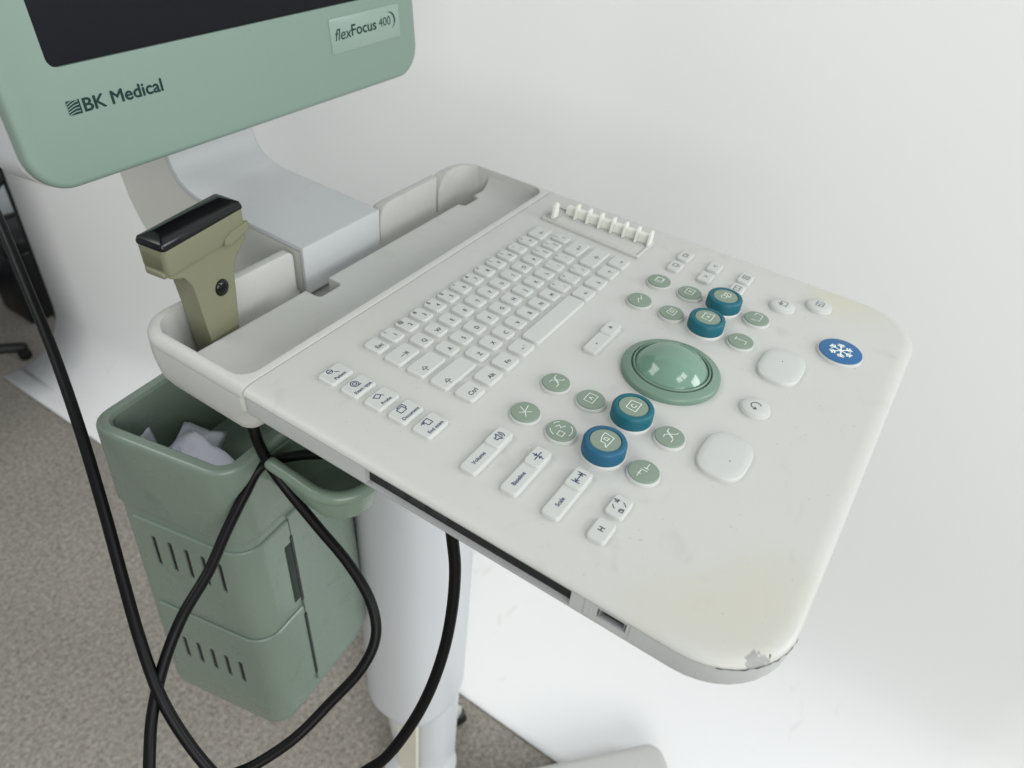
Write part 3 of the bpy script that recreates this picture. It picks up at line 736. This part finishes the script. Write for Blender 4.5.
for k in range(8):
    y = 0.2755 - 0.01175 * k
    o = put('gain_slider', body_m if k else prism([(-0.0045, 0.0018), (0.0042, 0.0018), (0.0042, 0.0128), (0.0030, 0.0146), (0.0000, 0.0146), (-0.0025, 0.0120)], -0.0016, 0.0010, 'y'), 0.1455 if k else 0.1345, y if k else 0.2735)
    if not o.data.materials: o.data.materials.append(M_sl)

# --- monitor: green bezel, recessed screen, white rear shell, badge and lettering
MT = Matrix.Translation((0, 0.4665, 0.9875)) @ Matrix.Rotation(R(-6), 4, 'X') @ Matrix.Rotation(R(90), 4, 'X')
MXO = 0.0015
def mon(me): return xf(me, MT @ Matrix.Translation((MXO, 0, 0)))   # x along the screen, y up, z towards the user
bz = shell(rrect(-0.1865, 0.1865, 0, 0.345, (0.026, 0.026, 0.026, 0.026), 8), [(0.0035, -0.012), (0.0006, -0.0105), (0, -0.0085)] + arc(0.0045, 0.0, 5))
bz = boolean(bz, [shell(rrect(-0.1545, 0.1545, 0.0715, 0.312, 0.006, 5), [(0, -0.0035), (0, 0.01)])])
monitor = part('monitor', mon(bz), plastic('bezel_plastic', srgb(124, 144, 134), 0.45, 0.03, 6, 0.02, 0.45, bevel=0.0006))
part('screen', mon(shell(rrect(-0.1543, 0.1543, 0.0717, 0.3118, 0.006, 5), [(0, -0.0034), (0, -0.0022)])), M_screen, monitor)
part('rear_shell', mon(rshell(-0.1876, 0.1876, -0.0012, 0.3455, 0.026, [(0.035, -0.068), (0.020, -0.066), (0.008, -0.060), (0.002, -0.053), (0.0002, -0.045), (0.0008, -0.0122)], 8)), M_cool, monitor)
part('badge', mon(shell(rrect(0.0765, 0.1630, 0.0355, 0.0625, 0.0015, 3), [(0, 0.00005), (0, 0.0005), (0.0003, 0.0007)])), M_badge, monitor)
def mprint(me, mat, x, y, z=0.0002, nm='lettering'):
    return part(nm, mon(xf(me, Matrix.Translation((x - MXO, y, z)))), mat, monitor, smooth=None)
t = text_me('BK Medical', 0.0114, 0.00028, 0, 'LEFT', width=0.0574); mprint(t, M_inkg, -0.1405, 0.0437)
mprint(shell(rrect(-0.0043, 0.0043, -0.0043, 0.0043, 0.0002, 1), [(0, 0), (0, 0.00012)]), M_inkg, -0.1458, 0.0477, nm='emblem')
M_pale = flat('pale_green_ink', srgb(124, 144, 134))
emb = [[(-0.0043 + 0.0074 * i / 8, -0.0036 + 0.00165 * k + 0.0010 * math.sin(i / 8 * 2.6 - 0.4) + 0.0004 * k * (i / 8) ** 2) for i in range(9)] for k in range(5)]
emb = [[(x, min(0.0042, y)) for x, y in l] for l in emb]
mprint(strokes(emb, 0.00055), M_pale, -0.1458, 0.0477, 0.00036, nm='emblem_lines')
mprint(text_me('flex', 0.0125, 0.00004, 0.22, 'LEFT', width=0.0195), M_inkg, 0.0822, 0.0455, 0.0009)
mprint(text_me('Focus', 0.0122, 0.0002, 0, 'LEFT', width=0.0310), M_inkg, 0.1018, 0.0464, 0.0009)
mprint(text_me('400', 0.0100, 0.0, 0.05, 'LEFT', width=0.0155), M_inkg, 0.1368, 0.0474, 0.0009)
sw = []
for k in range(17):
    a = R(100 - 165 * k / 16); sw.append((0.1505 + 0.0078 * math.cos(a), 0.0505 + 0.0070 * math.sin(a), 0.0002 + 0.0011 * math.sin(math.pi * k / 16) ** 1.5))
vs, fs = [], []
for i, (x, y, w) in enumerate(sw):
    dx, dy = x - 0.1505, y - 0.0505; l = math.hypot(dx, dy); vs += [(x - dx / l * w, y - dy / l * w, 0), (x + dx / l * w * .4, y + dy / l * w * .4, 0)]
    if i: fs.append((2 * i - 2, 2 * i - 1, 2 * i + 1, 2 * i))
mprint(me_from(vs, fs, fix=False), M_inkg, 0, 0, 0.0009, 'swoosh')

# --- neck: block behind the tray that curves up behind the monitor
def neck_poly(e):
    p = [(0.3935, 0.9215)]
    p += [(0.44, 0.9225), (0.492, 0.9232), (0.512, 0.9245), (0.524, 0.9275), (0.533, 0.933), (0.539, 0.941), (0.543, 0.953), (0.545, 0.98), (0.546, 1.02), (0.547, 1.12)]
    return p
topc = neck_poly(0)
body = [(y + 0.004, z - 0.0042) for y, z in topc[1:]]
poly = [(0.3972, 0.8780), (0.3972, 0.9168)] + body + [(0.622, 1.12), (0.622, 0.94), (0.621, 0.915), (0.616, 0.890), (0.606, 0.868), (0.590, 0.848), (0.56, 0.82), (0.50, 0.80), (0.42, 0.80), (0.402, 0.8780)]
M_neck = plastic('neck_plastic', srgb(198, 198, 192), 0.45, 0.02, 12, 0.02, 0.4, bevel=0.003)
part('neck', prism(poly, -0.0445, 0.0425, 'x'), M_neck)
cover = [(0.3935, 0.879)] + topc + [(y + 0.0036, z - 0.0036) for y, z in topc[::-1][:-1]] + [(0.3968, 0.9178), (0.3968, 0.879)]
cv = prism(cover, -0.0452, 0.0432, 'x')
part('neck_cover', cv, M_cool)

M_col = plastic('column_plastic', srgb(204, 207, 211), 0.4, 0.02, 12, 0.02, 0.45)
# --- column and base
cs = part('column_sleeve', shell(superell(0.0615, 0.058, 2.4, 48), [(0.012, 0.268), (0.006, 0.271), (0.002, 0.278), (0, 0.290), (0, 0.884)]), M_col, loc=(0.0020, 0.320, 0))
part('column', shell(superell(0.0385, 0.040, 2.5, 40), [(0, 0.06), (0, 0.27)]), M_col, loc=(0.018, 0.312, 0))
part('lit_edge_strip', box(-0.0300, -0.0245, 0.295, 0.327, 0.06, 0.2685), M_lit_edge, cs)  # lit edge of the lower column, built as a pale strip
part('base_hub', shell(superell(0.052, 0.052, 2.2, 40), [(0, 0.03), (0, 0.055), (0.01, 0.068), (0.02, 0.072)]), M_cool, loc=(0, 0.31, 0))
for (ax, ay), (bx, by) in (((-0.03, 0.235), (0.2205, 0.0015)), ((0.03, 0.235), (-0.2205, 0.0015)), ((0.0, 0.31), (0.21, 0.59))):
    d = Vector((bx - ax, by - ay)); ln = d.length; a = math.atan2(d.y, d.x)
    L_ = part('base_leg', xf(rshell(0, ln, -0.031, 0.031, (0.01, 0.024, 0.024, 0.01), [(0.004, 0.026), (0, 0.031)] + arc(0.011, 0.060, 4), 6), Matrix.Translation((ax, ay, 0)) @ Matrix.Rotation(a, 4, 'Z')), M_shell)
    wx, wy = bx - 0.05 * math.cos(a), by - 0.05 * math.sin(a)
    part('caster', xf(lathe([(0.012, -0.012), (0.0175, -0.010), (0.0185, 0), (0.0175, 0.010), (0.012, 0.012)], 24), Matrix.Translation((wx, wy, 0.0187)) @ Matrix.Rotation(a + 0.5, 4, 'Z') @ Matrix.Rotation(R(90), 4, 'X')), M_black, L_)

part('caster', xf(lathe([(0.010, -0.010), (0.0165, -0.009), (0.0175, 0), (0.0165, 0.009), (0.010, 0.010)], 24), Matrix.Translation((0.104, 0.318, 0.018)) @ Matrix.Rotation(1.2, 4, 'Z') @ Matrix.Rotation(R(90), 4, 'X')), M_black)
part('caster_arm', box(0.03, 0.105, 0.310, 0.326, 0.030, 0.052), M_shell)
# --- storage bin at the column's left
BT = Matrix.Translation((-0.1893, 0.333, 0.92)) @ Matrix.Rotation(R(5), 4, 'Z') @ Matrix(((1, -0.12, 0, 0), (0, 1, 0, 0), (0, 0, 1, 0), (0, 0, 0, 1)))
BW, BD = 0.143, 0.127
def bn(me):
    for v in me.vertices:                                   # the bin widens a little towards its foot
        k = 1 + 0.16 * max(0.0, min(1.0, (-0.10 - v.co.z) / 0.36))
        v.co.x = BW / 2 + (v.co.x - BW / 2) * k; v.co.y = BD / 2 + (v.co.y - BD / 2) * k
    return xf(me, BT)
bo = rrect(0, BW, 0, BD, (0.020, 0.040, 0.03, 0.022), 8)
bprof = [(0.014, -0.456), (0.008, -0.453), (0.0045, -0.446), (0.0030, -0.436), (0.0024, -0.180), (0.0024, -0.178), (0.0006, -0.172), (0.0, -0.170), (0, -0.102)] + arc(0.003, -0.096, 3) + [(0.0085, -0.0962), (0.0105, -0.0985), (0.0115, -0.115), (0.018, -0.168), (0.022, -0.170)]
M_binm = plastic('bin_green_plastic', srgb(114, 129, 117), 0.27, 0.03, 10, 0.05, 0.5, gscale=500)
wear(M_binm, srgb(84, 96, 84), 0.35)
binb = part('storage_bin', bn(shell(bo, bprof)), M_binm)
def wrap(path, z0, z1, t, r=0.0012):
    """a sheet of thickness t that follows an open path (left side of the path is inwards)"""
    n = len(path); nr = []
    for i in range(n):
        a = Vector(path[max(i - 1, 0)]); b = Vector(path[min(i + 1, n - 1)]); d = (b - a).normalized(); nr.append(Vector((d.y, -d.x)))
    vs, fs = [], []
    prf = [(0, z0), (t - r, z0), (t, z0 + r), (t, z1 - r), (t - r, z1), (0, z1)]
    for p, q in zip(path, nr):
        for o_, z in prf: vs.append((p[0] + q.x * o_, p[1] + q.y * o_, z))
    m = len(prf)
    for i in range(n - 1):
        for k in range(m):
            j = (k + 1) % m; fs.append((i * m + k, i * m + j, (i + 1) * m + j, (i + 1) * m + k))
    fs.append(tuple(range(m))); fs.append(tuple(range((n - 1) * m, n * m)))
    return me_from(vs, fs)
bi = inset(bo, 0.0024)
pth = [(bi[0][0], BD - 0.024)] + bi[0:9] + [(0.046, bi[8][1])]
def slots(n, y0, dy, z0, z1):
    return [xf(shell(rrect(-0.0022, 0.0022, -(z1 - z0) / 2, (z1 - z0) / 2, 0.0021, 4), [(0, -0.006), (0, 0.012)]), Matrix.Translation((0.0, y0 + dy * k, (z0 + z1) / 2)) @ Matrix.Rotation(R(90), 4, 'Y') @ Matrix.Rotation(R(90), 4, 'Z')) for k in range(n)]
d1 = boolean(wrap(pth, -0.289, -0.184, 0.0022), slots(6, 0.0265, 0.0152, -0.238, -0.201))
part('drawer_front', bn(d1), M_binm, binb)
d2 = boolean(wrap(pth, -0.414, -0.301, 0.0018), slots(5, 0.0310, 0.0138, -0.377, -0.344))
part('drawer_front', bn(d2), M_binm, binb)
pth2 = [(0.0472, bi[8][1])] + [p for p in bi[9:18]] + [(bi[17][0], BD - 0.03)]
part('side_panel', bn(wrap(pth2, -0.428, -0.180, 0.0022)), M_binm, binb)
M_recess = plastic('recess_shade_green', srgb(36, 48, 42), 0.5, 0.05, 20, 0, 0.3)  # bin green darkened: the pull recess's shade is in the colour
part('drawer_pull', bn(shell(rrect(0.0378, 0.0448, -0.0003, 0.0018, 0.0004, 2), [(0, -0.284), (0, -0.212), (0.0012, -0.205)])), M_recess, binb)
part('drawer_gap', bn(box(0.0449, 0.0473, -0.0005, 0.0018, -0.290, -0.203)), M_black, binb)
part('drawer_gap', bn(box(0.0452, 0.0473, -0.0005, 0.0018, -0.412, -0.312)), M_black, binb)
part('vent_shade_plate', bn(box(0.0014, 0.0028, 0.022, 0.098, -0.242, -0.197)), M_black, binb)  # black plates added to stand for the shade deep in the vent slots
part('vent_shade_plate', bn(box(0.0016, 0.0028, 0.027, 0.092, -0.381, -0.340)), M_black, binb)
part('mounting_plate', bn(box(BW - 0.004, BW + 0.010, 0.02, BD - 0.02, -0.465, -0.11)), M_cool, binb)
# cable hook: shallow green tray with a thick rolled lip in front of the bin
hook = tube([(-0.1570, 0.3240, 0.8200), (-0.1575, 0.3000, 0.8200), (-0.1580, 0.2780, 0.8200), (-0.1520, 0.2640, 0.8200), (-0.1400, 0.2560, 0.8200), (-0.1250, 0.2540, 0.8200), (-0.1100, 0.2600, 0.8200), (-0.0980, 0.2760, 0.8200), (-0.0900, 0.3000, 0.8200), (-0.0860, 0.3300, 0.8200)], 0.0052, 12, 6)
hk = part('cable_hook', hook, M_green)
fl_ = [(-0.1560, 0.337), (-0.1560, 0.300), (-0.1565, 0.278), (-0.1505, 0.2655), (-0.1395, 0.258), (-0.125, 0.256), (-0.111, 0.262), (-0.0995, 0.277), (-0.0915, 0.30), (-0.0875, 0.337)]
part('hook_floor', shell(fl_, [(0.006, 0.789), (0.0035, 0.790), (0.0005, 0.806), (0.0002, 0.8165), (0.0030, 0.8165), (0.004, 0.806), (0.008, 0.796), (0.012, 0.795)]), M_green, hk)

# ------------------------------------------------------------------ transducer in the holder
PR = thing('transducer_probe', (-0.1385, 0.386, 0.8845), 'olive T-shaped ultrasound probe with black face resting upright in the tray slot', 'probe')
def pr(name, me, mat, smooth=40): 
    o = link(name, me, mat, PR, None, smooth); return o
# local frame: x along the head, z up the handle, y depth
PT = Matrix.Translation((0.0018, 0, -0.0012)) @ Matrix.Rotation(R(7), 4, 'Z') @ Matrix.Rotation(R(-1.5), 4, 'Y') @ Matrix.Diagonal((0.91, 1, 1, 1))
zt = 0.104
hp = [(-0.0130, 0.0), (0.0120, 0.0), (0.0185, 0.046), (0.0195, 0.056), (0.0235, 0.066), (0.0345, 0.0745), (0.0375, 0.078), (0.0345, 0.0835), (0.0375, 0.088), (0.0375, zt - 0.009), (-0.0375, zt - 0.009), (-0.0375, 0.0855), (-0.0375, 0.0815), (-0.0345, 0.0785), (-0.0240, 0.0740), (-0.0190, 0.066), (-0.0172, 0.050)]
hd = prism(hp, -0.0085, 0.0085, 'y')
head = rshell(-0.0375, 0.0375, -0.0115, 0.0115, 0.004, [(0.004, 0.0795), (0.001, 0.0815), (0.0, 0.085), (0, zt - 0.0046)], 5)
pr('housing', xf(join(hd), PT), M_probe)
pr('head', xf(head, PT), M_probe)
pr('side_ridge', xf(shell(rrect(-0.0392, -0.0340, -0.008, 0.008, 0.002, 4), [(0.001, 0.0795), (0, 0.0805), (0, 0.0830), (0.001, 0.0840)]), PT), M_probe)
pr('lens', xf(rshell(-0.0377, 0.0377, -0.0117, 0.0117, 0.003, [(0.0, zt - 0.0045), (0, zt - 0.0030), (0.0012, zt - 0.0005), (0.0095, zt + 0.0032)], 5), PT), M_lens)
pr('marker_groove', xf(join(prism([(0.0130, 0.0815), (0.0190, 0.0795), (0.0380, 0.0835), (0.0380, 0.0895), (0.0200, 0.0880), (0.0140, 0.0855)], -0.0124, -0.0105, 'y')), PT), M_probe)
pr('button', xf(lathe([(0.0062, 0), (0.0060, 0.001), (0.0045, 0.0022), (0.0018, 0.0027)], 28), PT @ Matrix.Translation((0.0055, -0.0085, 0.0520)) @ Matrix.Rotation(R(90), 4, 'X')), M_lens)

# ------------------------------------------------------------------ paper sheets in the bin
M_sheet = plastic('crumpled_paper', srgb(196, 200, 210), 0.7, 0.04, 40, 0.05, 0.3)
def sheet(name, label, u0, v0, z, w, h, rz, tilt, seed):
    rnd = random.Random(seed); vs, fs = [], []; nx, ny = 9, 9
    ph = [rnd.uniform(0, 6) for _ in range(6)]
    for j in range(ny):
        for i in range(nx):
            x = w * (i / (nx - 1) - .5); y = h * (j / (ny - 1) - .5)
            zz = 0.006 * math.sin(60 * x + ph[0]) * math.cos(45 * y + ph[1]) + 0.004 * abs(math.sin(95 * (x + y) + ph[2])) + rnd.uniform(-.0008, .0008)
            vs.append((x, y, zz))
    for j in range(ny - 1):
        for i in range(nx - 1): fs.append((j * nx + i, j * nx + i + 1, (j + 1) * nx + i + 1, (j + 1) * nx + i))
    me = me_from(vs, fs)
    xf(me, Matrix.Rotation(R(rz), 4, 'Z') @ Matrix.Rotation(R(tilt), 4, 'X'))
    o = link(name, me, M_sheet, None, BT @ Vector((u0, v0, z)), 25)
    sm = o.modifiers.new('thick', 'SOLIDIFY'); sm.thickness = 0.0004
    tag(o, label, 'paper', 'papers in the green bin')
sheet('paper_sheet', 'crumpled pale sheet standing up in the back left corner of the green bin', 0.026, 0.098, -0.140, 0.022, 0.045, 20, 68, 3)
sheet('paper_sheet', 'bluish folded sheet with a raised corner in the middle of the green bin', 0.054, 0.086, -0.147, 0.040, 0.034, 35, 30, 5)
sheet('paper_sheet', 'long crumpled white sheet lying along the left wall inside the green bin', 0.034, 0.058, -0.134, 0.030, 0.078, -4, -8, 9)

# ------------------------------------------------------------------ cables
def cable(pts, r, label):
    o = link('cable', tube(pts, r, 14, 8), M_cable, None, None, 60); tag(o, label, 'cable', 'black cables hanging round the machine'); return o
cable([(-0.1, 0.53, 1.09), (-0.095, 0.58, 1.08), (-0.108, 0.645, 1.02), (-0.1319, 0.6823, 0.9579), (-0.1634, 0.5939, 0.9194), (-0.1852, 0.5354, 0.893), (-0.2043, 0.485, 0.8665), (-0.2255, 0.4361, 0.8387), (-0.2472, 0.3918, 0.8053), (-0.2653, 0.3579, 0.7739), (-0.2805, 0.3284, 0.7483), (-0.2917, 0.3022, 0.721), (-0.296, 0.2792, 0.695), (-0.2964, 0.2545, 0.672), (-0.2918, 0.2349, 0.6496), (-0.286, 0.224, 0.62), (-0.283, 0.218, 0.575), (-0.29, 0.23, 0.548), (-0.301, 0.252, 0.555), (-0.306, 0.265, 0.6), (-0.2963, 0.2616, 0.6451), (-0.2712, 0.2482, 0.6478), (-0.244, 0.2341, 0.66), (-0.2155, 0.2251, 0.6769), (-0.1895, 0.2159, 0.6987), (-0.1715, 0.2172, 0.7182), (-0.161, 0.2314, 0.7377), (-0.1562, 0.2561, 0.7574), (-0.1551, 0.2854, 0.776), (-0.1547, 0.3117, 0.7952), (-0.1562, 0.3256, 0.8133), (-0.1583, 0.3319, 0.8336), (-0.1586, 0.3347, 0.8486), (-0.1552, 0.3431, 0.875)], 0.0040,
      'black cable running down past the left side of the green bin')
cable([(-0.085, 0.215, 0.89), (-0.1077, 0.2453, 0.8489), (-0.1267, 0.2804, 0.8342), (-0.141, 0.3129, 0.8231), (-0.1575, 0.3345, 0.812), (-0.1765, 0.3341, 0.7985), (-0.2003, 0.33, 0.782), (-0.225, 0.323, 0.7668), (-0.2535, 0.3173, 0.7544), (-0.2769, 0.312, 0.7346), (-0.2973, 0.3028, 0.7155), (-0.313, 0.2912, 0.6999), (-0.3279, 0.2751, 0.6826), (-0.334, 0.256, 0.645), (-0.325, 0.225, 0.59), (-0.295, 0.198, 0.56), (-0.265, 0.19, 0.585), (-0.2405, 0.1847, 0.6422), (-0.22, 0.1683, 0.6697), (-0.2016, 0.1594, 0.6993), (-0.1861, 0.1552, 0.7288), (-0.1714, 0.1552, 0.7599), (-0.1597, 0.1584, 0.7897), (-0.1504, 0.164, 0.8185), (-0.1454, 0.1712, 0.8437), (-0.1418, 0.1794, 0.878), (-0.14, 0.18, 0.89)], 0.0040,
      'black cable resting on the green hook and crossing the white column')
bpy.data.objects.remove(ROOT)
